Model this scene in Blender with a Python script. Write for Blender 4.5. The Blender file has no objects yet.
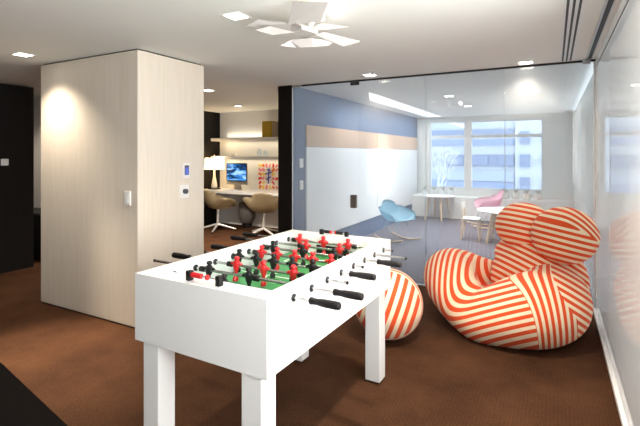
import bpy, bmesh, math, random
from mathutils import Vector, Matrix
random.seed(7)
PI = math.pi
SC = bpy.context.scene
COL = SC.collection
H = 2.325                                   # ceiling height

# ------------------------------------------------------------------ materials
def lin(r, g, b):
    f = lambda c: (c/255/12.92) if c/255 <= .04045 else ((c/255+.055)/1.055)**2.4
    return (f(r), f(g), f(b), 1)

def mat(name, col, rough=.5, metal=0, spec=.5, emis=None, estr=0, bump=0, bscale=60, vary=0, coat=0):
    m = bpy.data.materials.new(name); m.use_nodes = True
    nt = m.node_tree; b = nt.nodes['Principled BSDF']
    b.inputs['Base Color'].default_value = col
    b.inputs['Roughness'].default_value = rough
    b.inputs['Metallic'].default_value = metal
    b.inputs['Specular IOR Level'].default_value = spec
    b.inputs['Coat Weight'].default_value = coat
    if emis:
        b.inputs['Emission Color'].default_value = emis
        b.inputs['Emission Strength'].default_value = estr
    if bump or vary:
        tc = nt.nodes.new('ShaderNodeTexCoord'); n = nt.nodes.new('ShaderNodeTexNoise')
        n.inputs['Scale'].default_value = bscale; n.inputs['Detail'].default_value = 4
        nt.links.new(tc.outputs['Object'], n.inputs['Vector'])
        if bump:
            bp = nt.nodes.new('ShaderNodeBump'); bp.inputs['Strength'].default_value = bump
            bp.inputs['Distance'].default_value = .004
            nt.links.new(n.outputs['Fac'], bp.inputs['Height']); nt.links.new(bp.outputs[0], b.inputs['Normal'])
        if vary:
            mx = nt.nodes.new('ShaderNodeMix'); mx.data_type = 'RGBA'
            mx.inputs['A'].default_value = tuple(c*(1-vary) for c in col[:3])+(1,)
            mx.inputs['B'].default_value = tuple(min(1, c*(1+vary)) for c in col[:3])+(1,)
            nt.links.new(n.outputs['Fac'], mx.inputs['Factor']); nt.links.new(mx.outputs['Result'], b.inputs['Base Color'])
    return m

def wood(name, c1, c2, scale=(14, 14, .9), rough=.45, bump=.05):
    m = mat(name, c1, rough); nt = m.node_tree; b = nt.nodes['Principled BSDF']
    tc = nt.nodes.new('ShaderNodeTexCoord'); mp = nt.nodes.new('ShaderNodeMapping')
    mp.inputs['Scale'].default_value = scale
    n = nt.nodes.new('ShaderNodeTexNoise'); n.inputs['Scale'].default_value = 3; n.inputs['Detail'].default_value = 8
    n.inputs['Distortion'].default_value = .6
    r = nt.nodes.new('ShaderNodeValToRGB')
    r.color_ramp.elements[0].position = .32; r.color_ramp.elements[0].color = c1
    r.color_ramp.elements[1].position = .68; r.color_ramp.elements[1].color = c2
    L = nt.links.new
    L(tc.outputs['Object'], mp.inputs['Vector']); L(mp.outputs[0], n.inputs['Vector'])
    L(n.outputs['Fac'], r.inputs[0]); L(r.outputs[0], b.inputs['Base Color'])
    bp = nt.nodes.new('ShaderNodeBump'); bp.inputs['Strength'].default_value = bump; bp.inputs['Distance'].default_value = .003
    L(n.outputs['Fac'], bp.inputs['Height']); L(bp.outputs[0], b.inputs['Normal'])
    return m

def carpet(name, dark, light, rib=0):
    m = mat(name, dark, .95, spec=.1); nt = m.node_tree; b = nt.nodes['Principled BSDF']; L = nt.links.new
    tc = nt.nodes.new('ShaderNodeTexCoord')
    fine = nt.nodes.new('ShaderNodeTexNoise'); fine.inputs['Scale'].default_value = 95; fine.inputs['Detail'].default_value = 3
    big = nt.nodes.new('ShaderNodeTexNoise'); big.inputs['Scale'].default_value = 2.6; big.inputs['Detail'].default_value = 6
    big.inputs['Roughness'].default_value = .65
    wv = nt.nodes.new('ShaderNodeTexWave'); wv.inputs['Scale'].default_value = 16; wv.bands_direction = 'X'
    for n in (fine, big, wv): L(tc.outputs['Object'], n.inputs['Vector'])
    m1 = nt.nodes.new('ShaderNodeMath'); m1.operation = 'MULTIPLY_ADD'; m1.inputs[1].default_value = .6
    m2 = nt.nodes.new('ShaderNodeMath'); m2.operation = 'MULTIPLY_ADD'; m2.inputs[1].default_value = .5; m2.inputs[2].default_value = -.04
    m3 = nt.nodes.new('ShaderNodeMath'); m3.operation = 'MULTIPLY_ADD'; m3.inputs[1].default_value = rib
    L(fine.outputs['Fac'], m2.inputs[0]); L(big.outputs['Fac'], m1.inputs[0]); L(m2.outputs[0], m1.inputs[2])
    L(wv.outputs['Fac'], m3.inputs[0]); L(m1.outputs[0], m3.inputs[2])
    r = nt.nodes.new('ShaderNodeValToRGB')
    r.color_ramp.elements[0].position = .25; r.color_ramp.elements[0].color = dark
    r.color_ramp.elements[1].position = .8; r.color_ramp.elements[1].color = light
    L(m3.outputs[0], r.inputs[0]); L(r.outputs[0], b.inputs['Base Color'])
    bp = nt.nodes.new('ShaderNodeBump'); bp.inputs['Strength'].default_value = .5; bp.inputs['Distance'].default_value = .01
    L(m3.outputs[0], bp.inputs['Height']); L(bp.outputs[0], b.inputs['Normal'])
    return m

def schlick(nt, f0, top=1.0):
    ge = nt.nodes.new('ShaderNodeNewGeometry'); dt = nt.nodes.new('ShaderNodeVectorMath'); dt.operation = 'DOT_PRODUCT'
    nt.links.new(ge.outputs['Incoming'], dt.inputs[0]); nt.links.new(ge.outputs['Normal'], dt.inputs[1])
    def k(op, a, b=0):
        q = nt.nodes.new('ShaderNodeMath'); q.operation = op
        for i, t in enumerate((a, b)):
            if isinstance(t, (int, float)): q.inputs[i].default_value = t
            else: nt.links.new(t, q.inputs[i])
        return q.outputs[0]
    c = k('SUBTRACT', 1.0, k('ABSOLUTE', dt.outputs['Value']))
    return k('ADD', f0, k('MULTIPLY', k('POWER', c, 5.0), top-f0))

def frosted_glass(name, col, f0=.05, top=.85):
    m = bpy.data.materials.new(name); m.use_nodes = True; nt = m.node_tree; L = nt.links.new
    nt.nodes.remove(nt.nodes['Principled BSDF']); out = nt.nodes['Material Output']
    df = nt.nodes.new('ShaderNodeBsdfDiffuse'); df.inputs[0].default_value = col
    tr = nt.nodes.new('ShaderNodeBsdfTranslucent'); tr.inputs[0].default_value = col
    d = nt.nodes.new('ShaderNodeMixShader'); d.inputs[0].default_value = .5; L(df.outputs[0], d.inputs[1]); L(tr.outputs[0], d.inputs[2])
    g = nt.nodes.new('ShaderNodeBsdfGlossy'); g.inputs['Roughness'].default_value = 0
    x = nt.nodes.new('ShaderNodeMixShader'); L(schlick(nt, f0, top), x.inputs[0]); L(d.outputs[0], x.inputs[1]); L(g.outputs[0], x.inputs[2]); L(x.outputs[0], out.inputs[0])
    return m

def glass(name, tint=(.95, .975, .98, 1), haze=.0, ior=1.5):
    m = bpy.data.materials.new(name); m.use_nodes = True; nt = m.node_tree; L = nt.links.new
    nt.nodes.remove(nt.nodes['Principled BSDF']); out = nt.nodes['Material Output']
    t = nt.nodes.new('ShaderNodeBsdfTransparent'); t.inputs[0].default_value = tint
    d = nt.nodes.new('ShaderNodeBsdfDiffuse'); d.inputs[0].default_value = (.9, .93, .96, 1)
    g = nt.nodes.new('ShaderNodeBsdfGlossy'); g.inputs['Roughness'].default_value = 0
    fr = schlick(nt, ((ior-1)/(ior+1))**2)
    a = nt.nodes.new('ShaderNodeMixShader'); a.inputs[0].default_value = haze
    x = nt.nodes.new('ShaderNodeMixShader')
    L(t.outputs[0], a.inputs[1]); L(d.outputs[0], a.inputs[2])
    L(fr, x.inputs[0]); L(a.outputs[0], x.inputs[1]); L(g.outputs[0], x.inputs[2]); L(x.outputs[0], out.inputs[0])
    return m

def stripes(name, dark, light, frac=.5):
    """fabric striped along the woven direction stored on the mesh (attribute 'stripe', in stripe periods)"""
    m = mat(name, dark, .8, spec=.2); nt = m.node_tree; b = nt.nodes['Principled BSDF']; L = nt.links.new
    def att(n):
        a = nt.nodes.new('ShaderNodeAttribute'); a.attribute_name = n; return a.outputs['Fac']
    def math_(op, a, bb=None):
        k = nt.nodes.new('ShaderNodeMath'); k.operation = op
        for i, s in enumerate((a, bb)):
            if s is None: continue
            if isinstance(s, (int, float)): k.inputs[i].default_value = s
            else: L(s, k.inputs[i])
        return k.outputs[0]
    def tri(s): return math_('PINGPONG', s, .5)          # 0..0.5
    m1 = math_('GREATER_THAN', att('seam_one'), 0.0); m2 = math_('GREATER_THAN', att('seam_two'), 0.0)
    sA, sB, sC = tri(att('stripe')), tri(att('stripe_side')), tri(att('stripe_back'))
    mix1 = nt.nodes.new('ShaderNodeMix'); L(m1, mix1.inputs[0]); L(sA, mix1.inputs[2]); L(sB, mix1.inputs[3])
    mix2 = nt.nodes.new('ShaderNodeMix'); L(m2, mix2.inputs[0]); L(mix1.outputs[0], mix2.inputs[2]); L(sC, mix2.inputs[3])
    r = nt.nodes.new('ShaderNodeMapRange'); r.inputs[1].default_value = .5*frac-.025; r.inputs[2].default_value = .5*frac+.025
    L(mix2.outputs[0], r.inputs[0])
    c = nt.nodes.new('ShaderNodeMix'); c.data_type = 'RGBA'
    c.inputs['A'].default_value = dark; c.inputs['B'].default_value = light
    L(r.outputs[0], c.inputs['Factor']); L(c.outputs['Result'], b.inputs['Base Color'])
    b.inputs['Sheen Weight'].default_value = .1
    return m

M = dict(
    carpet=carpet('brown_carpet', (.016, .0062, .0026, 1), (.096, .041, .0185, 1), .05),
    greyfloor=carpet('grey_floor', lin(78, 80, 92), lin(102, 104, 116)),
    ceil=mat('ceiling_paint', lin(231, 232, 228), .8, bump=.02, bscale=200),
    white=mat('white_paint', lin(232, 230, 226), .7),
    blue=mat('blue_paint', lin(80, 108, 144), .75),
    oak=wood('limed_oak', lin(214, 204, 188), lin(220, 211, 197), (16, 16, .8)),
    dark=wood('dark_veneer', (.0025, .0016, .0012, 1), (.006, .004, .003, 1), rough=.6),
    gwall=frosted_glass('frosted_glass', lin(226, 224, 220)),
    glass=glass('clear_glass', haze=.12), wglass=glass('window_glass', (.93, .97, 1, 1)),  # white haze painted into the glass for its bright veil of reflections
    alu=mat('aluminium', lin(205, 206, 206), .3, 1), chrome=mat('chrome', (.75, .75, .76, 1), .12, 1),
    whitemetal=mat('white_metal', lin(226, 228, 228), .35),
    groove=mat('black_channel', (.012, .012, .013, 1), .5),
    lac=mat('white_lacquer', lin(226, 226, 224), .28, bump=.008, bscale=25),
    blackp=mat('black_plastic', (.008, .007, .007, 1), .45, spec=.3), redp=mat('red_plastic', (.55, .012, .015, 1), .3),
    bearing=mat('black_bearing', (.015, .015, .015, 1), .4),
    green=mat('green_field', (.035, .26, .075, 1), .4, vary=.1, bscale=9),
    line=mat('white_line', lin(225, 235, 225), .5),
    whiteboard=mat('whiteboard', lin(236, 238, 240), .4), tack=wood('tan_veneer', lin(196, 160, 132), lin(206, 172, 146), (14, 1, 14)),
    birch=wood('birch', lin(206, 178, 146), lin(222, 196, 164)), lightblue=mat('light_blue_shell', lin(150, 196, 216), .4),
    pink=mat('pink_shell', lin(238, 192, 208), .4), tabletop=mat('white_laminate', lin(238, 240, 238), .3),
    khaki=mat('khaki_shell', lin(172, 156, 126), .55), khaki2=mat('khaki_seat_pad', lin(186, 168, 128), .8),
    shade=mat('lamp_shade', lin(240, 226, 196), .8, emis=(1, .82, .55, 1), estr=1.1),
    ceramic=mat('white_ceramic', lin(235, 230, 220), .2), gold=mat('gold_box', lin(172, 140, 40), .4), taupe=mat('taupe_book', lin(150, 135, 118), .7),
    steel=mat('steel_rod', (.5, .5, .5, 1), .25, 1), polished=mat('polished_aluminium', (.86, .85, .83, 1), .4, .7), seal=mat('clear_seal', lin(190, 205, 205), .3), handle=mat('bronze_handle', lin(112, 104, 98), .4, .6), bezel=mat('black_bezel', (.01, .01, .012, 1), .15), grey=mat('grey_fabric', lin(92, 88, 84), .9, bump=.2, bscale=150),
    darkgrey=mat('dark_plate', lin(70, 72, 82), .4), lcd=mat('lcd', lin(70, 85, 150), .3, emis=lin(60, 80, 170), estr=.5),
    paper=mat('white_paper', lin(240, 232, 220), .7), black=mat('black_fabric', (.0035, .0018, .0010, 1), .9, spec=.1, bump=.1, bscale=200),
    stripe=stripes('orange_cream_stripe', (.76, .085, .02, 1), (.90, .74, .52, 1), .52),
    lampw=mat('downlight_diffuser', (1, 1, 1, 1), .6, emis=(1, .9, .78, 1), estr=9),
    lampc=mat('linear_diffuser', (1, 1, 1, 1), .6, emis=(.95, .97, 1, 1), estr=.55),
    pend=mat('white_plate', lin(180, 175, 171), .5),
    facade=mat('pale_facade', lin(192, 197, 206), .8), facade2=mat('white_facade', lin(204, 208, 214), .8),
    fwin=mat('facade_window', lin(132, 146, 174), .35), fwin2=mat('facade_glass_band', lin(172, 184, 202), .3), fwin3=mat('facade_blue_band', lin(138, 156, 190), .3),
    bark=mat('pale_bark', lin(215, 216, 220), .9),
)
for n, c in dict(art_orange=(235, 120, 40), art_red=(225, 60, 50), art_pink=(238, 140, 150), art_yellow=(245, 205, 70), art_blue=(50, 60, 160)).items():
    M[n] = mat(n, lin(*c), .7)

# ------------------------------------------------------------------ mesh helpers
def B(): return bmesh.new()
def box(bm, x0, x1, y0, y1, z0, z1):
    v = [bm.verts.new((x, y, z)) for z in (z0, z1) for y in (y0, y1) for x in (x0, x1)]
    for f in ((0, 2, 3, 1), (4, 5, 7, 6), (0, 1, 5, 4), (2, 6, 7, 3), (0, 4, 6, 2), (1, 3, 7, 5)): bm.faces.new([v[i] for i in f])
    return bm
def bevel(bm, w=.004, seg=2):
    bmesh.ops.bevel(bm, geom=bm.edges[:], offset=w, segments=seg, profile=.6, affect='EDGES', clamp_overlap=True); return bm
def rings(bm, rs, cap=True):
    R = [[bm.verts.new(p) for p in r] for r in rs]; n = len(R[0])
    for a, b in zip(R, R[1:]):
        for i in range(n): bm.faces.new((a[i], a[(i+1) % n], b[(i+1) % n], b[i]))
    if cap: bm.faces.new(R[0][::-1]); bm.faces.new(R[-1])
    return bm
def tube(bm, pts, rad, n=10):
    """pts: list of points, rad: number or list"""
    pts = [Vector(p) for p in pts]; rs = []
    for i, p in enumerate(pts):
        d = (pts[min(i+1, len(pts)-1)]-pts[max(i-1, 0)]).normalized()
        up = Vector((0, 0, 1)) if abs(d.z) < .9 else Vector((0, 1, 0))
        a = d.cross(up).normalized(); b = d.cross(a)
        r = rad[i] if isinstance(rad, (list, tuple)) else rad
        rs.append([p+a*(r*math.cos(2*PI*k/n))+b*(r*math.sin(2*PI*k/n)) for k in range(n)])
    return rings(bm, rs)
def lathe(bm, prof, c=(0, 0, 0), n=24):
    return rings(bm, [[(c[0]+r*math.cos(2*PI*k/n), c[1]+r*math.sin(2*PI*k/n), c[2]+z) for k in range(n)] for r, z in prof])
def ell(bm, c, r, u=48, v=32, rot=None):
    mt = Matrix.Translation(c) @ (rot.to_4x4() if rot else Matrix()) @ Matrix.Diagonal((*r, 1))
    bmesh.ops.create_uvsphere(bm, u_segments=u, v_segments=v, radius=1, matrix=mt); return bm
def slab(bm, pts, th):
    """a plate of thickness th through the polygon pts"""
    pts = [Vector(p) for p in pts]; n = (pts[1]-pts[0]).cross(pts[2]-pts[0]).normalized()*th/2
    return rings(bm, [[p-n for p in pts], [p+n for p in pts]])

def root_off(o):
    v = Vector((0, 0, 0))
    while o is not None: v += o.location; o = o.parent
    return v
def obj(name, bm, m, parent=None, smooth=False, origin=None):
    bmesh.ops.recalc_face_normals(bm, faces=bm.faces)
    me = bpy.data.meshes.new(name); off = root_off(parent) if parent else Vector(origin or (0, 0, 0))
    bmesh.ops.translate(bm, verts=bm.verts, vec=-off)
    bm.to_mesh(me); bm.free(); me.materials.append(m)
    o = bpy.data.objects.new(name, me); COL.objects.link(o)
    if parent: o.parent = parent
    else: o.location = off
    if smooth:
        for p in me.polygons: p.use_smooth = True
        if smooth != True: me.set_sharp_from_angle(angle=smooth)
    return o
SM = math.radians(40)
def tag(o, label, cat, group=None):
    o['label'] = label; o['category'] = cat
    if group: o['group'] = group
    return o
def thing(name, label, cat, loc, group=None):
    o = bpy.data.objects.new(name, None); COL.objects.link(o); o.location = loc; o.empty_display_size = .1
    return tag(o, label, cat, group)
def struct(name, bm, m, parent=None, smooth=False):
    o = obj(name, bm, m, parent, smooth)
    if not parent: o['kind'] = 'structure'
    return o
def dup(o, loc, rz=None, label=None, parent=None):
    c = o.copy(); COL.objects.link(c)
    if parent: c.parent = parent
    else:
        c.location = loc
        if rz is not None: c.rotation_euler.z = rz
        if label: c['label'] = label
    for ch in list(o.children): dup(ch, None, parent=c)
    return c

# ------------------------------------------------------------------ the setting
XR, YG, XB, YW, YD = .344, 4.746, -2.94, 10.5, 7.15   # right wall, glass wall, blue wall, window wall, desk wall
struct('floor', box(B(), -9, XR+.1, -5.2, YG, -.1, 0), M['carpet'])
struct('floor.001', box(B(), XB, XR+.1, YG, YW+.2, -.1, 0), M['greyfloor'])
struct('floor.002', box(B(), -9, XB, YG, YD+.2, -.1, 0), M['carpet'])
struct('ceiling', box(B(), -9, XR+.1, -5.2, YW+.2, H, H+.12), M['ceil'])
# right wall: white frosted glass with daylight behind it, in tall panels between a head rail and a floor rail
SW0, SW1, SZ0, SZ1 = -1.0, 2.2, .9, 2.2      # side window of the room, behind the photographer
rb = B(); box(rb, XR+.004, XR+.1, YW-.5, YW+.2, 0, H); box(rb, XR+.004, XR+.1, -5.2, SW0, 0, H); box(rb, XR+.004, XR+.1, SW0, SW1, 0, SZ0); box(rb, XR+.004, XR+.1, SW0, SW1, SZ1, H)
wr = struct('wall_right', rb, M['white'])
y = YW
ye = [YW-.5, 8.2, 6.5, YG+.02, 3.62, 2.22]
for a, b_ in zip(ye, ye[1:]):
    obj('glass_panel', box(B(), XR, XR+.008, b_+.002, a-.002, .03, H-.075), M['gwall'], wr)
obj('head_rail', box(B(), XR-.004, XR+.004, -5.2, YG, H-.07, H), M['gwall'], wr)
obj('rail_gap', box(B(), XR-.002, XR+.004, -5.2, YG, H-.076, H-.07), M['groove'], wr)
obj('floor_rail', box(B(), XR-.024, XR+.004, -5.2, YG, 0, .03), M['whitemetal'], wr)
# black channel and slot diffuser in the ceiling
t1 = struct('trim_1', box(B(), .272, .302, -5.2, YG-.06, H-.003, H+.001), M['groove'])
obj('channel_flange', box(B(), .302, .308, -5.2, YG-.06, H-.008, H), M['alu'], t1)
obj('channel_flange', box(B(), .258, .272, -5.2, YG-.06, H-.006, H), M['alu'], t1)
# glass wall
wg = struct('wall_glass', bevel(box(B(), XB, XR, YG-.012, YG+.012, H-.018, H), .002, 1), M['groove'])
obj('floor_channel', box(B(), XB, XR, YG-.014, YG+.014, 0, .014), M['alu'], wg)
gx = [-1.232, -.433, XR-.004]
for a, b_ in zip(gx, gx[1:]): obj('glass_panel', box(B(), a+.003, b_-.003, YG-.006, YG+.006, .014, H-.018), M['glass'], wg)
obj('glass_panel', box(B(), -2.011, -1.235, YG-.006, YG+.006, .014, H-.018), M['glass'], wg)
for a in (-1.232, -.433): obj('panel_seal', box(B(), a-.0022, a+.0022, YG-.0065, YG+.0065, .014, H-.018), M['seal'], wg)
obj('corner_clip', bevel(box(B(), .235, .30, YG-.05, YG-.012, H-.045, H-.004), .006), M['alu'], wg)
obj('corner_post', box(B(), XR-.02, XR, YG-.01, YG+.01, .014, H-.018), M['whitemetal'], wg)
obj('head_clip', box(B(), XB, XB+.13, YG-.02, YG-.008, H-.03, H-.001), M['alu'], wg)
d1 = struct('door_1', box(B(), XB+.004, -2.017, YG-.006, YG+.006, .02, H-.022), M['glass'])
obj('door_handle', bevel(box(B(), -2.128, -2.06, YG-.028, YG+.028, .81, .965), .004), M['handle'], d1)
obj('pivot_hinge', bevel(box(B(), -2.13, -2.02, YG-.018, YG-.006, H-.06, H-.022), .003), M['groove'], d1)
# column block of limed oak
cb = B(); box(cb, -4.41, -3.024, 2.45, 3.222, .012, H-.012); bevel(cb, .003, 1)
wc = struct('wall_column', cb, M['oak'])
obj('shadow_gap', box(B(), -4.39, -3.044, 2.47, 3.202, H-.012, H), M['groove'], wc)
obj('plinth', box(B(), -4.40, -3.034, 2.46, 3.212, 0, .012), M['groove'], wc)
# dark wall on the left, pale wall beyond
struct('wall_left', box(B(), -6.05, -5.90, -5.2, 3.19, 0, H-.02), M['dark'])
wl = struct('wall_passage', box(B(), -7.2, -7.1, -5.2, YD, 0, H), M['white'])
struct('wall_corridor', box(B(), -7.1, -5.95, 3.75, 3.85, 0, H), M['white'])
lb = thing('low_cabinet', 'low black cabinet in the passage between the dark wall and the pale column', 'cabinet', (-6.45, 3.55, 0))
obj('body', bevel(box(B(), -6.85, -6.0, 3.38, 3.74, .03, .62), .004), M['dark'], lb); obj('top', bevel(box(B(), -6.86, -5.99, 3.37, 3.745, .621, .645), .003), M['groove'], lb)
for x in (-6.80, -6.09): obj('foot', box(B(), x, x+.04, 3.5, 3.6, 0, .03), M['blackp'], lb)
struct('wall_end', box(B(), -6.36, -6.26, 3.85, YD, 0, H), M['dark'])
struct('wall_desk', box(B(), -7.1, XB-.2, YD, YD+.1, 0, H), M['white'])
# dark ended wall between the desk alcove and the glass room, blue on the glass room side
wp = struct('wall_pillar', box(B(), XB-.19, XB-.012, YG-.02, YD, 0, H), M['white'])
obj('end_panel', box(B(), XB-.20, XB-.002, YG-.045, YG-.02, 0, H), M['dark'], wp)
struct('wall_blue', box(B(), XB-.012, XB, YG+.02, YW, 0, H), M['blue'])
struct('wall_side', box(B(), XB-.19, XB-.012, YD+.1, YW+.2, 0, H), M['white'])
# window wall
wf = B()
WX0, WX1, WZ0, WZ1 = -2.66, -.18, .62, 2.225
box(wf, XB, WX0, YW, YW+.2, 0, H); box(wf, WX1, XR, YW, YW+.2, 0, H)
box(wf, WX0, WX1, YW, YW+.2, 0, WZ0); box(wf, WX0, WX1, YW, YW+.2, WZ1, H)
struct('wall_far', wf, M['ceil'])
struct('trim_2', bevel(box(B(), XB+.004, XR-.002, 10.02, YW, .0, .485), .006), M['white'])
def window(name, x0, x1):
    f = B(); y0, y1 = YW+.03, YW+.09
    for a in ((x0, x0+.05, WZ0, WZ1), (x1-.05, x1, WZ0, WZ1), (x0+.05, x1-.05, WZ0, WZ0+.05), (x0+.05, x1-.05, WZ1-.04, WZ1), (x0+.05, x1-.05, 1.82, 1.89)):
        box(f, a[0], a[1], y0, y1, a[2], a[3])
    w = struct(name, f, M['whitemetal'])
    obj('pane', box(B(), x0+.05, x1-.05, YW+.055, YW+.062, WZ0+.05, 1.82), M['wglass'], w)
    obj('pane', box(B(), x0+.05, x1-.05, YW+.055, YW+.062, 1.89, WZ1-.04), M['wglass'], w)
window('window_1', WX0, -1.72); window('window_2', -1.79+.07, WX1)
struct('trim_3', box(B(), -1.83, -1.67, YW-.03, YW+.03, WZ0, WZ1), M['white'])
# wall behind the photographer
yb = -5.0
wb = box(B(), -9, XR+.1, yb-.2, yb, 0, H)
struct('wall_rear', wb, M['white'])

# ------------------------------------------------------------------ ceiling lamps
def downlight(loc, label, s=.058):
    t = thing('ceiling_downlight', label, 'ceiling light', loc, 'square recessed ceiling downlights')
    f = B(); x, y_, z = loc
    for a in ((-s-.012, s+.012, -s-.012, -s), (-s-.012, s+.012, s, s+.012), (-s-.012, -s, -s, s), (s, s+.012, -s, s)): box(f, x+a[0], x+a[1], y_+a[2], y_+a[3], z-.004, z)
    obj('frame', f, M['whitemetal'], t)
    obj('diffuser', box(B(), x-s, x+s, y_-s, y_+s, z-.0025, z-.0005), M['lampw'], t)
    return t
def spot(loc, e, col=(1, .86, .70), size=120, blend=.8, r=.05):
    l = bpy.data.lights.new('downlight_beam', 'SPOT'); l.energy = e; l.color = col; l.energy = e*1.5; l.spot_size = math.radians(size); l.spot_blend = blend; l.shadow_soft_size = r
    o = bpy.data.objects.new('downlight_beam', l); COL.objects.link(o); o.location = (loc[0], loc[1], H-.02); return o
def area(name, loc, rot, sx, sy, e, col):
    l = bpy.data.lights.new(name, 'AREA'); l.shape = 'RECTANGLE'; l.size = sx; l.size_y = sy; l.energy = e; l.color = col
    o = bpy.data.objects.new(name, l); COL.objects.link(o); o.location = loc; o.rotation_euler = rot; return o
DL = [((-1.772, 2.174), 'square downlight in the ceiling just left of the white plate lamp', 34),
      ((-4.114, 2.135), 'square downlight near the dark wall that washes the pale column', 36),
      ((-1.793, 4.50), 'square downlight in the ceiling just before the glass door', 10),
      ((-.236, 4.60), 'square downlight before the glass wall and left of the slot diffuser', 12),
      ((-4.188, 4.54), 'square downlight on the ceiling just right of the pale column top', 34)]
for (x, y), lb, e in DL:
    downlight((x, y, H), lb); spot((x, y), e)
fl = spot((-4.06, 2.04), 260, (1, .86, .68), 47, .95); fl.rotation_euler = Vector((.98, -.27, -2.3)).to_track_quat('-Z', 'Y').to_euler()
for x, y, e in ((-1.2, -.9, 18), (-3.6, -.7, 12)): spot((x, y), e)  # unseen spots behind the camera; the first is added fill for the table front
spot((-6.45, 3.2), 12)
spot((-.42, 2.45), 80, (1, .88, .74), 84, .9)
for x, y, e in ((-1.78, -3.2, 14),): spot((x, y), e)
for y in (6.1, 7.6, 9.1): spot((-2.78, y), 3, (1, .80, .58), 75, .5)
GL = [((-2.35, 8.0), 'square downlight behind the glass beside the linear ceiling light', 60),
      ((-1.392, 6.702), 'square downlight behind the glass in the middle of the ceiling', 60),
      ((-1.377, 8.262), 'farthest square downlight behind the glass before the windows', 80),
      ((-.241, 6.729), 'square downlight behind the glass close to the right wall', 60)]
for (x, y), lb, e in GL:
    downlight((x, y, H), lb); spot((x, y), e, (1, .96, .92))
AL = [((-5.3, 6.3), 'round corner downlight over the desk alcove, left of pillar', 40), ((-4.1, 6.3), '', 40)]
downlight((-5.07, 6.278, H), 'square downlight over the desk alcove between column and pillar', .05); spot((-5.07, 5.0), 115, (1, .88, .74)); spot((-3.9, 5.0), 115, (1, .88, .74))
# linear light of the glass room
lt = thing('linear_ceiling_light', 'long white linear ceiling light running away behind the glass', 'ceiling light', (-2.46, 8.0, H))
def flat(pts, z0, z1): return rings(B(), [[(x, y, z) for x, y in pts] for z in (z0, z1)])
obj('frame', flat([(-2.285, 5.66), (-2.285, 10.3), (-2.645, 10.3), (-2.645, 6.62)], H-.003, H-.001), M['whitemetal'], lt)
obj('diffuser', flat([(-2.30, 5.73), (-2.30, 10.27), (-2.63, 10.27), (-2.63, 6.60)], H-.006, H-.0035), M['lampc'], lt)
area('linear_lamp', (-2.46, 8.0, H-.02), (0, 0, 0), .2, 4.4, 22, (.93, .96, 1))
# slot diffuser
sd = thing('slot_diffuser', 'long ceiling slot diffuser with three black slots along the right wall', 'air vent', (.105, 2.4, H))
obj('frame', box(B(), .045, .165, -.8, 4.70, H-.003, H-.0005), M['whitemetal'], sd)
for x in (.073, .105, .137): obj('slot', box(B(), x-.007, x+.007, -.78, 4.68, H-.0045, H-.0032), M['groove'], sd)
# plate lamp
pl = thing('plate_ceiling_lamp', 'white ceiling lamp of tilted flat plates above the football table', 'ceiling light', (-1.33, 2.28, H))
obj('canopy', lathe(B(), [(.07, -.03), (.07, 0)], (-1.33, 2.40, H-.0005)), M['pend'], pl, SM)
obj('stem', tube(B(), [(-1.33, 2.40, H-.03), (-1.335, 2.29, 2.19)], .012), M['pend'], pl, True)
hub = B(); slab(hub, [(-1.34, 2.145, 2.212), (-1.30, 2.14, 2.208), (-1.29, 2.27, 2.188), (-1.34, 2.27, 2.19)], .008); slab(hub, [(-1.41, 2.22, 2.19), (-1.30, 2.19, 2.195), (-1.25, 2.30, 2.185), (-1.36, 2.34, 2.18), (-1.40, 2.17, 2.205)][:4], .03); obj('hub', hub, M['pend'], pl)
PLATES = [[(-1.302, 2.10, 2.315), (-1.075, 2.10, 2.272), (-1.150, 2.15, 2.191), (-1.368, 2.15, 2.207)],
          [(-1.632, 2.10, 2.22), (-1.544, 2.102, 2.25), (-1.341, 2.17, 2.215), (-1.402, 2.218, 2.19)],
          [(-1.505, 2.023, 2.16), (-1.471, 2.109, 2.20), (-1.36, 2.21, 2.175), (-1.438, 2.089, 2.14)],
          [(-1.303, 2.247, 2.19), (-1.216, 2.286, 2.23), (-1.095, 2.398, 2.22), (-1.191, 2.296, 2.19)],
          [(-1.267, 2.308, 2.17), (-1.246, 2.371, 2.20), (-1.062, 2.504, 2.15), (-1.152, 2.456, 2.12)],
          [(-1.43, 2.265, 2.15), (-1.295, 2.308, 2.155), (-1.288, 2.309, 2.10), (-1.367, 2.285, 2.10)],
          [(-1.473, 2.224, 2.11), (-1.416, 2.272, 2.155), (-1.402, 2.312, 2.11)],
          [(-1.316, 2.318, 2.16), (-1.20, 2.43, 2.15), (-1.23, 2.401, 2.12), (-1.308, 2.344, 2.11)]]
for p in PLATES: obj('plate', slab(B(), p, .004), M['pend'], pl)
l = bpy.data.lights.new('plate_lamp_bulb', 'POINT'); l.energy = .8; l.color = (1, .92, .82); l.shadow_soft_size = .03
o = bpy.data.objects.new('plate_lamp_bulb', l); COL.objects.link(o); o.location = (-1.30, 2.37, 2.255)
# small sprinkler heads in the ceiling
sp = obj('sprinkler_head', lathe(B(), [(.012, -.028), (.022, -.024), (.006, -.02), (.006, -.006), (.03, -.004), (.03, 0)], (-1.70, 4.34, H-.0003), 16), M['alu'], origin=(-1.70, 4.34, H)); tag(sp, 'small sprinkler head in the ceiling beside the downlight before the glass door', 'sprinkler')
vt = thing('ceiling_vent', 'small square vent in the ceiling of the desk alcove', 'air vent', (-5.3, 5.4, H))
obj('frame', box(B(), -5.39, -5.21, 5.31, 5.49, H-.005, H-.0005), M['whitemetal'], vt)
for k in range(3): obj('slot', box(B(), -5.37, -5.23, 5.345+k*.045, 5.36+k*.045, H-.007, H-.0052), M['groove'], vt)

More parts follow.
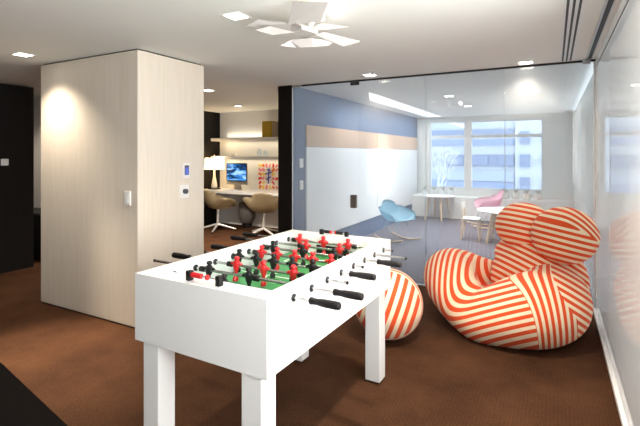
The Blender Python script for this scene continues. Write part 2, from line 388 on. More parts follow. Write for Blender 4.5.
# ------------------------------------------------------------------ wall plates
def plate(name, label, cat, bm_plate, m, bits):
    t = obj(name, bm_plate, m); c = sum((Vector(b) for b in t.bound_box), Vector())/8
    t.data.transform(Matrix.Translation(-c)); t.location = c; tag(t, label, cat)
    for n, bm, mm in bits: obj(n, bm, mm, t)
    return t
plate('light_switch', 'white double light switch on the dark wall at far left', 'light switch', bevel(box(B(), -5.90, -5.888, 2.81, 2.89, 1.31, 1.39), .003), M['white'],
      [('rocker', box(B(), -5.888, -5.884, 2.81, 2.846, 1.325, 1.385), M['whitemetal']), ('rocker', box(B(), -5.888, -5.884, 2.854, 2.89, 1.325, 1.385), M['whitemetal'])])
plate('light_switch', 'white light switch near the front edge of the pale column', 'light switch', bevel(box(B(), -3.175, -3.105, 2.437, 2.45, 1.02, 1.14), .003), M['white'],
      [('rocker', box(B(), -3.157, -3.123, 2.433, 2.437, 1.04, 1.12), M['whitemetal'])])
plate('thermostat', 'upper wall control with upright blue screen on the pale column', 'wall control', bevel(box(B(), -3.026, -3.004, 2.935, 3.015, 1.225, 1.365), .004), M['white'],
      [('screen', box(B(), -3.004, -3.001, 2.949, 3.001, 1.255, 1.345), M['darkgrey']), ('display', box(B(), -3.001, -2.999, 2.955, 2.995, 1.258, 1.325), M['lcd'])])
kn = B(); tube(kn, [(-3.011, 2.955, 1.105), (-2.985, 2.955, 1.105)], .023, 20)
plate('thermostat', 'lower wall control with round blue dial on the pale column', 'wall control', bevel(box(B(), -3.026, -3.011, 2.90, 3.01, 1.04, 1.165), .004), M['white'], [('dial', kn, M['darkgrey'])])
plate('light_switch', 'upper white wall plate on the blue wall behind the glass', 'light switch', bevel(box(B(), XB, XB+.012, 4.90, 4.985, 1.27, 1.39), .003), M['white'], [('rocker', box(B(), XB+.012, XB+.016, 4.92, 4.965, 1.29, 1.37), M['whitemetal'])])
plate('light_switch', 'lower white wall plate on the blue wall behind the glass', 'light switch', bevel(box(B(), XB, XB+.012, 4.90, 4.985, .98, 1.10), .003), M['white'], [('rocker', box(B(), XB+.012, XB+.016, 4.92, 4.965, 1.0, 1.08), M['whitemetal'])])
# whiteboards and tack strips
for nm, m, z0, z1, lbs, cat in (('whiteboard', 'whiteboard', .285, 1.545, ('whiteboard nearer the glass on the blue wall', 'whiteboard nearer the windows on the blue wall'), 'whiteboard'),
                                ('pin_board', 'tack', 1.55, 1.84, ('tan pin board above the whiteboard nearer the glass', 'tan pin board above the whiteboard nearer the windows'), 'pin board')):
    for (a, b_), lb in zip(((5.06, 7.70), (7.71, 10.42)), lbs):
        tag(obj(nm, bevel(box(B(), XB+.001, XB+.022, a, b_, z0, z1), .002, 1), M[m], origin=(XB+.01, (a+b_)/2, z0)), lb, cat)

# ------------------------------------------------------------------ football table
TX0, TX1, TY0, TY1, TZ, TB = -1.690, -.939, 1.358, 2.688, .90, .594
ft = thing('foosball_table', 'white table football table with red and black players and green field', 'football table', (-1.3175, 2.03, 0))
cb = B(); wt, we = .05, .10
box(cb, TX0, TX0+wt, TY0, TY1, TB, TZ); box(cb, TX1-wt, TX1, TY0, TY1, TB, TZ)
box(cb, TX0+wt, TX1-wt, TY0, TY0+we, TB, TZ); box(cb, TX0+wt, TX1-wt, TY1-we, TY1, TB, TZ)
box(cb, TX0+wt, TX1-wt, TY0+we, TY1-we, TB, TB+.03)
bmesh.ops.remove_doubles(cb, verts=cb.verts, dist=1e-5)
cab = obj('cabinet', cb, M['lac'], ft)
for ey, s in ((TY0+we, 1), (TY1-we, -1)):                      # goal mouths
    obj('goal', box(B(), -1.43, -1.205, min(ey, ey+s*.002), max(ey, ey+s*.002), .766, .835), M['blackp'], cab)
FX0, FX1, FY0, FY1, FZ = TX0+wt, TX1-wt, TY0+we, TY1-we, .765
fd = obj('playing_field', box(B(), FX0+.001, FX1-.001, FY0+.001, FY1-.001, FZ-.012, FZ), M['green'], ft)
ln = B(); cx, cy = (FX0+FX1)/2, (FY0+FY1)/2
def strip(x0, x1, y0, y1): box(ln, x0, x1, y0, y1, FZ+.0003, FZ+.0012)
w = .005
strip(FX0+.02, FX1-.02, cy-w, cy+w)
for yy, s in ((FY0, 1), (FY1, -1)):
    for hw, dp in ((.21, .25), (.13, .12)):
        strip(cx-hw-w, cx-hw+w, min(yy, yy+s*dp), max(yy, yy+s*dp)); strip(cx+hw-w, cx+hw+w, min(yy, yy+s*dp), max(yy, yy+s*dp))
        strip(cx-hw, cx+hw, yy+s*dp-w, yy+s*dp+w)
for k in range(40):
    a0, a1 = 2*PI*k/40, 2*PI*(k+1)/40
    rings(ln, [[(cx+r*math.cos(a), cy+r*math.sin(a), FZ+zz) for r, a in ((.10, a0), (.11, a0), (.11, a1), (.10, a1))] for zz in (.0003, .0012)])
obj('field_marking', ln, M['line'], fd)
LEG = .097
for lx in (TX0+.048, TX1-.033-LEG):
    for ly in (TY0+.008, TY1-.008-LEG):
        lg = obj('leg', bevel(box(B(), lx, lx+LEG, ly, ly+LEG, .014, TB), .003), M['lac'], ft)
        obj('foot', lathe(B(), [(.03, 0), (.03, .01), (.012, .014)], (lx+LEG/2, ly+LEG/2, 0)), M['blackp'], lg, SM)
RY = [1.54+.1457*i for i in range(8)]; RZ = .857
def player(x, y_, m, rod, lean=0):
    p = B()
    prof = [(-.084, .010, .015), (-.082, .012, .020), (-.064, .012, .019), (-.056, .0085, .009), (-.036, .009, .009), (-.026, .013, .011), (-.014, .0185, .014), (0, .021, .0165), (.014, .021, .016), (.026, .016, .013), (.030, .009, .009), (.033, .010, .010), (.038, .0150, .0145), (.046, .0150, .0145), (.053, .010, .010), (.0555, .004, .004)]
    rings(p, [[(a*math.cos(2*PI*k/14), b*math.sin(2*PI*k/14), z) for k in range(14)] for z, a, b in prof])
    for s in (-1, 1): tube(p, [(s*.014, 0, .012), (s*.026, 0, .008), (s*.034, 0, .004), (s*.036, 0, .003)], [.010, .0105, .0095, .006], 10)
    for vv in p.verts:
        if vv.co.z > 0: vv.co.z *= .85
    bmesh.ops.rotate(p, verts=p.verts, cent=(0, 0, 0), matrix=Matrix.Rotation(lean, 3, 'X'))
    bmesh.ops.translate(p, verts=p.verts, vec=(x, y_, RZ))
    obj('player', p, m, rod, SM)
ME = {1: ('blackp', [-1.315]), 2: ('blackp', [-1.545, -1.288]), 3: ('redp', [-1.488, -1.309, -1.127]), 4: ('blackp', [-1.593, -1.469, -1.351, -1.229, -1.104]),
      5: ('redp', [-1.542, -1.428, -1.306, -1.188, -1.072]), 6: ('blackp', [-1.562, -1.343, -1.128]), 7: ('redp', [-1.407, -1.166]), 8: ('redp', [-1.547, -1.36, -1.179])}
# rod ends: (left end x, right end x, side of the handle)
EN = {1: (-1.80, -.722, 1), 2: (-1.95, -.690, 1), 3: (-1.967, -.832, -1), 4: (-1.85, -.753, 1), 5: (-1.94, -.884, -1), 6: (-1.80, -.724, 1), 7: (-2.03, -.747, -1), 8: (-2.04, -.880, -1)}
for i in range(1, 9):
    y_ = RY[i-1]; x0, x1, hs = EN[i]; hl = .135
    r0, r1 = (x0, x1-hl*.5) if hs > 0 else (x0+hl*.5, x1)
    rod = obj('rod', tube(B(), [(r0, y_, RZ), (r1, y_, RZ)], .0072, 12), M['steel'], ft, SM)
    mm, xs = ME[i]
    for x in xs: player(x, y_, M[mm], rod, random.uniform(-.12, .12))
    h0 = x1 if hs > 0 else x0
    hp = [(0, .012), (.004, .0155), (.02, .0165), (.060, .0165), (.085, .0155), (.098, .0135), (.11, .013), (.122, .014), (.131, .0155), (.1345, .0145), (.135, .010)]
    obj('handle', tube(B(), [(h0-hs*d, y_, RZ) for d, r in hp], [r for d, r in hp], 16), M['blackp'], rod, SM)
    if hs > 0: endx = x0
    else: endx = x1
    obj('end_cap', tube(B(), [(endx-.003, y_, RZ), (endx+.004, y_, RZ)], .0085, 12), M['blackp'], rod, SM)
    for bx, s in ((TX0, -1), (TX1, 1)):
        obj('bearing', tube(B(), [(bx+s*.0005, y_, RZ), (bx+s*.006, y_, RZ)], .0165, 18), M['bearing'], rod, SM)
        ix = bx-s*wt
        obj('bearing', tube(B(), [(ix-s*.0005, y_, RZ), (ix-s*.006, y_, RZ)], .0165, 18), M['bearing'], rod, SM)
    a, b_ = min(xs)-.045, max(xs)+.045
    for e in (a, b_):
        if FX0+.03 < e < FX1-.03: obj('bumper', tube(B(), [(e-.014, y_, RZ), (e+.014, y_, RZ)], .0145, 14), M['blackp'], rod, SM)
ft.rotation_euler.z = math.radians(-1.15)
def counter(x0, x1, y_, nred):
    c = obj('score_counter', tube(B(), [(x0, y_, TZ+.026), (x1, y_, TZ+.026)], .0035, 8), M['chrome'], ft, SM)
    for x in (x0, x1): obj('counter_post', bevel(box(B(), x-.012, x+.012, y_-.013, y_+.013, TZ+.0003, TZ+.043), .004), M['blackp'], c, SM)
    n = 10; pos = [x0+.02+k*.0115 for k in range(nred-1)]+[x0+.03+(nred)*.0115+.004]
    for x in pos: obj('counter_bead', tube(B(), [(x-.005, y_, TZ+.026), (x-.004, y_, TZ+.026), (x+.004, y_, TZ+.026), (x+.005, y_, TZ+.026)], [.009, .0115, .0115, .009], 12), M['redp'], c, SM)
    return c
counter(-1.385, -1.215, TY0+.042, 6)
c2 = obj('score_counter', tube(B(), [(-1.415, TY1-.055, TZ+.020), (-1.225, TY1-.055, TZ+.020)], .0035, 8), M['chrome'], ft, SM)
for x in (-1.415, -1.225): obj('counter_post', bevel(box(B(), x-.012, x+.012, TY1-.068, TY1-.042, TZ+.0003, TZ+.034), .004), M['blackp'], c2, SM)
for k in range(10):
    x = -1.39+k*.0115+(.025 if k > 4 else 0)
    obj('counter_bead', tube(B(), [(x-.005, TY1-.055, TZ+.020), (x+.005, TY1-.055, TZ+.020)], .0115, 12), M['redp' if k in (4, 5) else 'blackp'], c2, SM)

# ------------------------------------------------------------------ striped armchair and ball
PER = .047
def stripe_mesh(name, bm, parent, fA, fB=None, fC=None, s1=None, s2=None, origin=None, remesh=0, smooth=6):
    bmesh.ops.recalc_face_normals(bm, faces=bm.faces)
    off = root_off(parent) if parent else Vector(origin)
    me = bpy.data.meshes.new(name); bm.to_mesh(me); bm.free()
    o = bpy.data.objects.new(name, me); COL.objects.link(o)
    if remesh:
        r = o.modifiers.new('r', 'REMESH'); r.mode = 'VOXEL'; r.voxel_size = remesh
        s = o.modifiers.new('s', 'SMOOTH'); s.iterations = smooth; s.factor = .5
        dg = bpy.context.evaluated_depsgraph_get(); nm = bpy.data.meshes.new_from_object(o.evaluated_get(dg))
        o.modifiers.clear(); o.data = nm; bpy.data.meshes.remove(me); me = nm; me.name = name
    for v in me.vertices:
        if v.co.z < .002: v.co.z = .002
    for an, f in (('stripe', fA), ('stripe_side', fB), ('stripe_back', fC), ('seam_one', s1), ('seam_two', s2)):
        at = me.attributes.new(an, 'FLOAT', 'POINT')
        at.data.foreach_set('value', [f(v.co) if f else -1.0 for v in me.vertices])
    me.transform(Matrix.Translation(-off))
    if parent: o.parent = parent
    else: o.location = off
    me.materials.clear(); me.materials.append(M['stripe'])
    for p in me.polygons: p.use_smooth = True
    return o
ac = thing('armchair', 'rounded orange and cream striped armchair before the glass wall', 'armchair', (-.32, 4.0, 0))
# seat, arms and hips
def fA(p):
    dx, dz = p.x+.515, p.z-.334; q1 = -.97*(dx+.13)-.08*dz; q2 = .37*dx-.85*dz-.38*(p.y-3.72); k = .085; mx = max(q1, q2)
    return (mx+k*math.log(math.exp((q1-mx)/k)+math.exp((q2-mx)/k)))/PER
DB = (-.36, .03)
def nB(p): return ((max(0, p.x-DB[0])/.265)**2.5+(max(0, p.z-DB[1])/.475)**2.5)**.4
fB = lambda p: nB(p)*.265/.037
nC = Vector((.42, .30, .85)).normalized()
fC = lambda p: (p.dot(nC))/PER
def xb(z): return .15 if z < .28 else .15-(z-.28)*.6
st = B()
PTH = [(-.45, 4.40, .27, .18), (-.57, 4.36, .28, .18), (-.785, 4.18, .335, .225), (-.82, 3.98, .35, .23), (-.72, 3.79, .26, .205), (-.54, 3.63, .165, .185),
       (-.37, 3.60, .21, .225), (-.16, 3.65, .268, .275), (-.035, 3.79, .28, .28), (-.015, 4.0, .285, .28), (-.05, 4.2, .28, .27)]
def cr(p0, p1, p2, p3, t): return tuple(.5*((2*b)+(c-a)*t+(2*a-5*b+4*c-d)*t*t+(3*b-a-3*c+d)*t**3) for a, b, c, d in zip(p0, p1, p2, p3))
for i in range(1, len(PTH)-2):
    for k in range(7):
        q = cr(PTH[i-1], PTH[i], PTH[i+1], PTH[i+2], k/7); ell(st, q[:3], (q[3],)*3, 28, 20)
ell(st, (-.42, 4.0, .15), (.42, .34, .16))
stripe_mesh('seat', st, ac, fA, fB, fC, lambda p: (nB(p)-1.0 if p.x > -.42 else -1.0), lambda p: p.x-xb(p.z), remesh=.012, smooth=8)
# belly shaped backrest
bk = B(); ell(bk, (-.12, 4.22, .36), (.385, .32, .38)); ell(bk, (-.13, 4.28, .56), (.35, .23, .19))
stripe_mesh('backrest', bk, ac, fC, remesh=.012, smooth=8)
# two ball shaped head cushions
nL = Vector((.16, .22, .96)).normalized()
lf = B(); ell(lf, (-.235, 4.25, .812), (.235, .225, .207), 72, 48)
stripe_mesh('head_cushion', lf, ac, lambda p: p.dot(nL)/PER)
def fR(p):
    t = (p.z-.80)+.2*(p.x-.28)+.15*(p.y-3.9)
    return max(t+2.2*max(0, p.x-.05)**2-.116, -t)/PER
rt = B(); ell(rt, (.075, 4.02, .795), (.245, .235, .228), 72, 48)
stripe_mesh('head_cushion', rt, ac, fR)
# ball footstool
bc = Vector((-1.155, 3.29, .268)); br = .27
ax = Vector((.30, -.93, .22)).normalized(); nv = Vector((.93, .28, -.34)).normalized()
bl = B(); ell(bl, bc, (br, br, br), 96, 64)
def capd(p): return (p-bc).normalized().dot(ax)
stripe_mesh('ball_footstool', bl, None, lambda p: (p-bc).dot(nv)/.064, lambda p: math.acos(max(-1, min(1, capd(p))))*br/.05, None, lambda p: .40-capd(p), None, origin=(bc.x, bc.y, 0))
tag(bpy.data.objects['ball_footstool'], 'orange and cream striped ball footstool behind the football table', 'footstool')

# ------------------------------------------------------------------ glass room furniture
def shell(wid, closed, th=.012):
    """a moulded armchair shell in its own coordinates: faces -y, seat at z=0"""
    bm = B(); nu, nv_ = 22, 22; G = []
    P = [(-.23, .0), (-.20, .015), (-.10, -.02), (.02, -.045), (.12, -.03), (.20, .05), (.245, .18), (.275, .33)]
    def prof(t):
        f = t*(len(P)-1); i = min(int(f), len(P)-2); f -= i
        return P[i][0]*(1-f)+P[i+1][0]*f, P[i][1]*(1-f)+P[i+1][1]*f
    for j in range(nv_+1):
        t = j/nv_; py, pz = prof(t); row = []
        hw = wid*(.80+.30*math.sin(PI*min(1, t*1.15)))*(1-.25*max(0, t-.75)/.25)
        for i in range(nu+1):
            s = i/nu*2-1; e = abs(s)
            arm = (.21 if not closed else .24)*max(0, math.sin(PI*min(1, max(0, (t-.05)/.9))))**.8
            z = pz+arm*e**3.2*(1-max(0, t-.7)/.6); x = s*hw*(1+.10*e*e*(t < .8))
            yy = py-(.10 if closed else .06)*e**2*max(0, t-.5)*2-(.10*e**3 if closed else 0)*max(0, t-.4)
            z -= (.06*e**3)*max(0, (t-.8)/.2)
            row.append(bm.verts.new((x, yy, z)))
        G.append(row)
    for j in range(nv_):
        for i in range(nu): bm.faces.new((G[j][i], G[j][i+1], G[j+1][i+1], G[j+1][i]))
    bmesh.ops.solidify(bm, geom=bm.faces[:], thickness=th)
    return bm
def rocker(loc, rz, sc, shm, label):
    t = thing('rocking_chair', label, 'rocking chair', (0, 0, 0), 'moulded rocking chairs behind the glass')
    s = shell(.27, False); bmesh.ops.translate(s, verts=s.verts, vec=(0, 0, .385)); obj('shell', s, shm, t, True)
    fr = B()
    for sx in (-1, 1):
        for py, fy in ((-.12, -.20), (.12, .20)):
            tube(fr, [(sx*.10, py, .355), (sx*.22, fy, .05+.10*fy*fy)], .006, 8)
            tube(fr, [(sx*.10, py, .355), (sx*.22, -fy*.35, .045)], .004, 8)
        tube(fr, [(sx*.10, -.12, .355), (sx*.10, .12, .355)], .006, 8)
    tube(fr, [(-.10, -.12, .355), (.10, -.12, .355)], .006, 8); tube(fr, [(-.10, .12, .355), (.10, .12, .355)], .006, 8)
    obj('wire_base', fr, M['chrome'], t, True)
    for sx in (-1, 1):
        pts = [(sx*.22, -.36+.72*k/12, .016+.45*(-.36+.72*k/12)**2) for k in range(13)]
        obj('runner', tube(B(), pts, .0155, 8), M['birch'], t, True)
    t.location = loc; t.rotation_euler.z = rz; t.scale = (sc,)*3
    return t
rocker((-2.32, 7.03, 0), math.radians(62), .93, M['lightblue'], 'light blue rocking armchair beside the whiteboard wall behind the glass')
rocker((-1.14, 9.15, 0), math.radians(-70), 1.04, M['pink'], 'pink rocking armchair by the windows behind the round table')
def round_table(x, y_, r, h, label, rot):
    t = thing('round_table', label, 'table', (x, y_, 0), 'low round white tables behind the glass')
    obj('table_top', lathe(B(), [(r-.01, -.022), (r, -.014), (r, -.003), (r-.003, 0)], (x, y_, h), 48), M['tabletop'], t, SM)
    for k in range(4):
        a = rot+PI/2*k; c, s_ = math.cos(a), math.sin(a)
        obj('leg', tube(B(), [(x+c*r*.52, y_+s_*r*.52, h-.022), (x+c*r*.80, y_+s_*r*.80, .0)], [.024, .017], 12), M['birch'], t, SM)
round_table(-2.26, 9.72, .36, .535, 'low round white table before the left window behind the glass', .5)
round_table(-.70, 7.72, .44, .53, 'low round white table nearer the glass behind the striped armchair', .75)
kc = thing('child_chair', 'small white and birch child chair beside the round table behind the glass', 'chair', (-1.24, 7.76, 0))
x, y_ = -1.24, 7.76
obj('seat', bevel(box(B(), x-.14, x+.15, y_-.14, y_+.14, .345, .365), .008), M['tabletop'], kc, SM)
for sy in (-1, 1):
    obj('leg', tube(B(), [(x-.125, y_+sy*.12, .62), (x-.125, y_+sy*.122, .345), (x-.15, y_+sy*.135, 0)], [.011, .015, .012], 10), M['birch'], kc, SM)
    obj('leg', tube(B(), [(x+.12, y_+sy*.115, .345), (x+.145, y_+sy*.13, 0)], [.015, .012], 10), M['birch'], kc, SM)
obj('backrest', bevel(box(B(), x-.138, x-.118, y_-.14, y_+.14, .52, .625), .008), M['tabletop'], kc, SM)
# row of ornaments on the low sill
ORN = []
def vase(loc, label, k):
    t = obj('sill_pot', lathe(B(), [(.05, 0), (.075, .012), (.085, .07), (.07, .125), (.078, .133), (.066, .137), (.06, .125)], loc, 18), M['ceramic' if k else 'whitemetal'], None, SM, origin=loc); tag(t, label, 'pot', 'pots along the window sill')
    b = B(); rr = random.Random(k*7+int(loc[0]*100))
    for q in range(9):
        a = 2*PI*q/9+rr.random(); e = Vector((math.cos(a)*.06, math.sin(a)*.06, .06+.04*rr.random()))
        p0 = Vector((loc[0], loc[1], loc[2]+.12)); tube(b, [p0, p0+e*.6+Vector((0, 0, .03)), p0+e], [.008, .022, .006], 6)
    obj('foliage', b, M['greyleaf'], t, True)
M['dark'].node_tree.nodes['Principled BSDF'].inputs['Specular IOR Level'].default_value = .2
M['greyleaf'] = mat('grey_green_leaf', lin(190, 196, 190), .7)
W = ['leftmost', 'second from left', 'third from left', 'fourth from left']
for k in range(4): vase((-2.66+k*.20, 10.2, .487), f'white pot with grey leaves, {W[k]} of four before the left window', 0)
for k in range(4): vase((-.93+k*.215, 10.2, .487), f'cream pot with grey leaves, {W[k]} of four before the right window', 1)

# ------------------------------------------------------------------ desk alcove
dz = .74
wd = tag(obj('desk', bevel(box(B(), -6.255, XB-.205, 6.48, YD-.002, dz-.05, dz), .004), M['lac'], origin=(-4.7, 6.8, dz-.05)), 'long white wall desk in the alcove between column and pillar', 'desk')
obj('modesty_panel', box(B(), -6.25, XB-.21, YD-.06, YD-.004, .0, dz-.05), M['white'], wd)
sh1 = tag(obj('wall_shelf', bevel(box(B(), -6.256, XB-.205, 6.86, YD-.002, 1.715, 1.775), .004), M['lac'], origin=(-4.7, 7, 1.715)), 'upper white floating shelf above the alcove desk', 'shelf', 'alcove shelves')
sh2 = tag(obj('wall_shelf', bevel(box(B(), -6.256, XB-.205, 6.86, YD-.002, 1.345, 1.405), .004), M['lac'], origin=(-4.7, 7, 1.345)), 'lower white floating shelf above the alcove computer', 'shelf', 'alcove shelves')
area('shelf_lamp', (-4.7, 7.05, 1.34), (0, 0, 0), 2.8, .05, 1.8, (1, .84, .6)); area('shelf_lamp', (-4.7, 7.05, 1.71), (0, 0, 0), 2.8, .05, 1.8, (1, .84, .6))
area('shelf_lamp', (-4.9, 7.09, 1.785), (PI, 0, 0), 2.3, .05, 2.0, (1, .88, .70))  # unseen uplight added on the upper shelf to brighten the wall
gb = tag(obj('storage_box', bevel(box(B(), -5.02, -4.80, 6.95, 7.12, 1.776, 2.09), .005), M['gold'], origin=(-4.91, 7.0, 1.776)), 'gold box on the upper shelf beside the taupe book', 'box')
tag(obj('album', bevel(box(B(), -4.78, -4.64, 6.95, 7.12, 1.776, 2.07), .004), M['taupe'], origin=(-4.71, 7, 1.776)), 'taupe upright album on the upper shelf beside the gold box', 'book')
for x, hh, lb in ((-5.12, .15, 'tall clear glass vase on the lower shelf, left of a shorter one'), (-4.98, .11, 'short clear glass vase on the lower shelf, right of a taller one')):
    tag(obj('glass_vase', lathe(B(), [(.03, 0), (.045, .01), (.05, hh*.6), (.03, hh*.9), (.035, hh), (.028, hh), (.024, hh*.9), (.043, hh*.6), (.038, .02)], (x, 7.0, 1.406), 18), M['wglass'], origin=(x, 7, 1.406), smooth=True), lb, 'vase')
tag(obj('bowl', lathe(B(), [(.03, 0), (.05, .02), (.065, .05), (.06, .05), (.045, .025)], (-5.75, 7.0, 1.406), 18), M['ceramic'], origin=(-5.75, 7, 1.406), smooth=True), 'small white bowl on the lower shelf above the computer', 'bowl')
# computer
cp = thing('desktop_computer', 'all in one computer with black framed blue screen on the white desk', 'computer', (-5.56, 6.85, dz))
obj('body', bevel(box(B(), -5.82, -5.30, 6.84, 6.865, dz+.10, dz+.53), .006), M['alu'], cp, SM)
bz = obj('bezel', box(B(), -5.815, -5.305, 6.836, 6.84, dz+.17, dz+.525), M['bezel'], cp)
def screen_mat():
    m = mat('screen_picture', (.01, .03, .08, 1), .2); nt = m.node_tree; b = nt.nodes['Principled BSDF']; L = nt.links.new
    tc = nt.nodes.new('ShaderNodeTexCoord'); n = nt.nodes.new('ShaderNodeTexNoise'); n.inputs['Scale'].default_value = 4.5; n.inputs['Distortion'].default_value = .8
    mp = nt.nodes.new('ShaderNodeMapping'); mp.inputs['Scale'].default_value = (.7, 1, 2.4)
    r = nt.nodes.new('ShaderNodeValToRGB'); e = r.color_ramp.elements
    e[0].position = .42; e[0].color = (.005, .02, .06, 1); e[1].position = .72; e[1].color = (.6, .85, 1, 1); k = e.new(.52); k.color = (.03, .18, .5, 1)
    L(tc.outputs['Object'], mp.inputs[0]); L(mp.outputs[0], n.inputs[0]); L(n.outputs['Fac'], r.inputs[0]); L(r.outputs[0], b.inputs['Emission Color']); b.inputs['Emission Strength'].default_value = .9
    return m
obj('screen', box(B(), -5.80, -5.32, 6.834, 6.836, dz+.185, dz+.51), screen_mat(), bz)
obj('stand', slab(B(), [(-5.65, 6.88, dz+.012), (-5.47, 6.88, dz+.012), (-5.47, 6.87, dz+.2), (-5.65, 6.87, dz+.2)], .008), M['alu'], cp)
obj('foot', bevel(box(B(), -5.66, -5.46, 6.76, 6.93, dz+.0005, dz+.010), .003), M['alu'], cp)
tag(obj('keyboard', bevel(box(B(), -5.70, -5.42, 6.60, 6.71, dz+.001, dz+.014), .004), M['whitemetal'], origin=(-5.56, 6.65, dz)), 'slim white keyboard on the desk in front of the computer', 'keyboard')
# lamp
tl = thing('table_lamp', 'white table lamp with glowing drum shade at the desk end by the dark wall', 'lamp', (-6.03, 6.72, dz))
obj('base', bevel(box(B(), -6.12, -5.94, 6.63, 6.81, dz+.0005, dz+.025), .005), M['bezel'], tl)
obj('body', lathe(B(), [(.055, .025), (.06, .06), (.045, .16), (.024, .26), (.018, .36), (.018, .44)], (-6.03, 6.72, dz), 24), M['ceramic'], tl, True)
obj('lamp_shade', lathe(B(), [(.205, .40), (.19, .63), (.185, .63), (.20, .40)], (-6.03, 6.72, dz), 36), M['shade'], tl, SM)
obj('finial', lathe(B(), [(.008, .44), (.008, .66), (.014, .68), (.004, .70)], (-6.03, 6.72, dz), 12), M['ceramic'], tl, True)
l = bpy.data.lights.new('table_lamp_bulb', 'POINT'); l.energy = 5; l.color = (1, .75, .45); l.shadow_soft_size = .04
o = bpy.data.objects.new('table_lamp_bulb', l); COL.objects.link(o); o.location = (-6.03, 6.72, dz+.5)
# abstract picture leaning on the wall
pc = thing('picture', 'colourful abstract picture with blue strokes leaning on the wall above the desk', 'picture', (-4.99, 7.1, dz))
AX0, AX1, AZ0, AZ1 = -5.235, -4.745, dz+.001, 1.272
obj('sheet', box(B(), AX0, AX1, 7.12, 7.135, AZ0, AZ1), M['paper'], pc)
rr = random.Random(3); pm = {k: B() for k in ('art_orange', 'art_red', 'art_pink', 'art_yellow', 'art_blue')}; order = list(pm)[:4]
for i in range(6):
    for j in range(6):
        cxp, czp = AX0+.045+i*.08, AZ0+.05+j*.086
        if 1 < i < 4 and 0 < j < 5 or rr.random() < .12: continue
        a = math.atan2(czp-1.0, cxp+4.99)+rr.uniform(-.3, .3); lw, ww = rr.uniform(.030, .046), rr.uniform(.020, .034); c, s_ = math.cos(a), math.sin(a)
        yy = 7.119-.0006*(i*6+j)/36
        rings(pm[order[rr.randrange(4)]], [[(cxp+c*p-s_*q, yq, czp+s_*p+c*q) for p, q in ((-lw, -ww), (lw, -ww*.7), (lw, ww), (-lw, ww*.8))] for yq in (yy, yy-.0005)])
for a, b_ in (((-4.99, .86), (-4.97, 1.17)), ((-5.06, 1.05), (-4.91, 1.09)), ((-5.04, .94), (-4.93, 1.0)), ((-5.02, 1.14), (-4.94, 1.13))): tube(pm['art_blue'], [(a[0], 7.117, a[1]), (b_[0], 7.117, b_[1])], .013, 6)
for k, b in pm.items(): obj('colour_patch', b, M[k], pc)
# desk chairs
def desk_chair():
    t = thing('desk_chair', 'khaki bucket desk chair nearer the pale column', 'chair', (0, 0, 0), 'khaki desk chairs')
    s = shell(.305, True, .02); bmesh.ops.translate(s, verts=s.verts, vec=(0, 0, .45)); sl = obj('shell', s, M['khaki'], t, True)
    pd = B(); ell(pd, (0, -.06, .435), (.20, .19, .03), 28, 14); obj('seat_pad', pd, M['khaki2'], t, True)
    obj('column', tube(B(), [(0, 0, .40), (0, 0, .10)], [.024, .028], 14), M['polished'], t, SM)
    for k in range(4):
        a = PI/4+PI/2*k; lg = obj('base_arm', tube(B(), [(0, 0, .12), (math.cos(a)*.35, math.sin(a)*.35, .03)], [.024, .014], 10), M['polished'], t, SM)
        obj('glide', lathe(B(), [(.016, 0), (.016, .02), (.008, .03)], (math.cos(a)*.35, math.sin(a)*.35, 0), 12), M['blackp'], lg, SM)
    return t
ch = desk_chair(); ch.location = (-5.62, 6.36, 0); ch.rotation_euler.z = PI-.35
dup(ch, (-4.56, 6.36, 0), PI+.45, 'khaki bucket desk chair nearer the dark pillar')
bn = thing('stool', 'round dark grey fabric drum stool under the white desk', 'stool', (-5.36, 6.92, 0))  # dark grey drum form added under the desk
obj('cushion', lathe(B(), [(.10, .09), (.15, .16), (.165, .30), (.165, .46), (.15, .49)], (-5.36, 6.92, 0), 32), M['grey'], bn, SM)
obj('base', lathe(B(), [(.10, 0), (.10, .088)], (-5.36, 6.92, 0), 24), M['blackp'], bn, SM)

# ------------------------------------------------------------------ near-black block added to fill the dark bottom left corner
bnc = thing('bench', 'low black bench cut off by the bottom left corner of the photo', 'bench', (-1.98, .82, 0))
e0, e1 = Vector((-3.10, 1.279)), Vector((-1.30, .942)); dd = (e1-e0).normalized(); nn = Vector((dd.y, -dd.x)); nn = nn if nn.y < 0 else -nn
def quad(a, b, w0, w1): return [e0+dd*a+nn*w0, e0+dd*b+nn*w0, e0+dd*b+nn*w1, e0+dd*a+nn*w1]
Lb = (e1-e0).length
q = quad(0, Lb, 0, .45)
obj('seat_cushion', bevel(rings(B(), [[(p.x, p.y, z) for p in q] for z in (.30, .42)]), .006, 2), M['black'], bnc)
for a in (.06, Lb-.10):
    for w0 in (.04, .37): obj('leg', rings(B(), [[(p.x, p.y, z) for p in quad(a, a+.04, w0, w0+.04)] for z in (0, .30)]), M['blackp'], bnc)

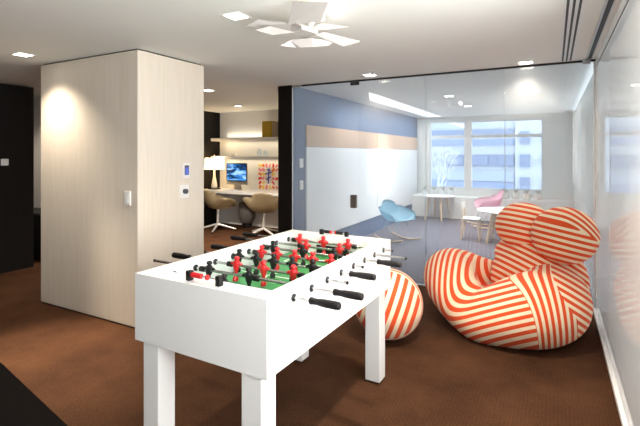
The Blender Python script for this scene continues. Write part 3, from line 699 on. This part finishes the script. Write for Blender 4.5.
# ------------------------------------------------------------------ outside
def building(name, label, x0, x1, y_, bands, body, wins=None, z0=-9, z1=14):
    t = thing(name, label, 'building', ((x0+x1)/2, y_+3, z0), 'office buildings outside the windows')
    obj('facade', box(B(), x0, x1, y_, y_+6, z0, z1), M[body], t)
    for n, a, b_, m in bands: obj(n, box(B(), x0+.05, x1-.05, y_-.12, y_-.001, a, b_), M[m], t)
    for wx0, wx1, wz0, wz1 in wins or (): obj('window', box(B(), wx0, wx1, y_-.26, y_-.125 if bands else y_-.001, wz0, wz1), M['fwin'], t)
bd = []
for k in (-3, -2, -1, 0, 1, 2): bd.append(('window_band', .67+k*1.53-.0, 1.42+k*1.53, 'fwin')) if k not in (-1, -2) else None
building('office_building', 'pale office building with long window bands outside the windows', -14.5, -2.15, 30, [('window_band', 2.02, 2.4, 'fwin3'), ('window_band', 2.72, 3.05, 'fwin'), ('window_band', .66, 1.40, 'fwin'), ('balustrade', -.30, .38, 'fwin2'), ('window_band', -1.0, -.36, 'fwin3'), ('window_band', 4.2, 5.0, 'fwin'), ('window_band', -2.6, -1.7, 'fwin')], 'facade',
         [(-6.2+k*1.55, -5.3+k*1.55, .72, 1.34) for k in range(3)])
building('office_building', 'white office building with square windows outside, right of the banded one', -2.12, 3.5, 29.7, [], 'facade2',
         [(x, x+.55, z, z+.75) for z in (-.75, .66, 2.1, 3.6) for x in (-1.85, -.62, .7, 1.9)])
tr = thing('bare_tree', 'pale bare tree outside the left window', 'tree', (-6.0, 24, -9))
b = B(); rt_ = random.Random(5)
def branch(p, d, L_, r, n):
    q_ = p+d*L_; tube(b, [p, q_], [r, r*.7], 6)
    if n == 0: return
    for k in range(3):
        e = (d+Vector((rt_.uniform(-.6, .6), rt_.uniform(-.6, .6), rt_.uniform(-.1, .5)))).normalized(); branch(q_, e, L_*.72, r*.62, n-1)
tube(b, [(-6, 24, -9), (-6, 24, -4.0)], [.2, .15], 10); branch(Vector((-6, 24, -4)), Vector((.05, 0, 1)), 2.0, .12, 5)
obj('trunk', b, M['bark'], tr, True)
struct('ground', box(B(), -40, 40, YW+2, 60, -9.2, -9), M['facade'])

# ------------------------------------------------------------------ light, world, camera
w = bpy.data.worlds.new('World'); SC.world = w; w.use_nodes = True
bg = w.node_tree.nodes['Background']; bg.inputs[0].default_value = (.82, .91, 1.0, 1); bg.inputs[1].default_value = 1.7
po = area('window_portal', ((WX0+WX1)/2, YW+.13, (WZ0+WZ1)/2), (PI/2, 0, PI), WX1-WX0, WZ1-WZ0, 0, (1, 1, 1))
po.rotation_euler = (-PI/2, 0, 0); po.data.cycles.is_portal = True
area('side_daylight', (XR+.28, (SW0+SW1)/2, (SZ0+SZ1)/2), (0, PI/2, 0), SZ1-SZ0, SW1-SW0, 8, (1, .98, .95))
area('ground_daylight', (XR+.62, (SW0+SW1)/2, (SZ0+SZ1)/2), (0, PI/2+.55, 0), SZ1-SZ0, SW1-SW0, 98, (1, .97, .93))  # added fill tilted up through the side window to brighten the ceiling

cam = bpy.data.cameras.new('Camera'); co = bpy.data.objects.new('Camera', cam); COL.objects.link(co)
co.location = (0, 0, 1.45); co.rotation_euler = (PI/2, 0, math.radians(28.25))
cam.sensor_width = 36; cam.lens = 435/640*36; cam.shift_y = -(213-154)/640; cam.clip_start = .05; cam.clip_end = 200
SC.camera = co
v = SC.view_settings; v.view_transform = 'Standard'; v.look = 'None'; v.gamma = 1; v.exposure = .88; v.use_curve_mapping = False
SC.cycles.use_denoising = True
SC.cycles.max_bounces = 10; SC.cycles.diffuse_bounces = 5; SC.cycles.transparent_max_bounces = 16; SC.cycles.sample_clamp_indirect = 6
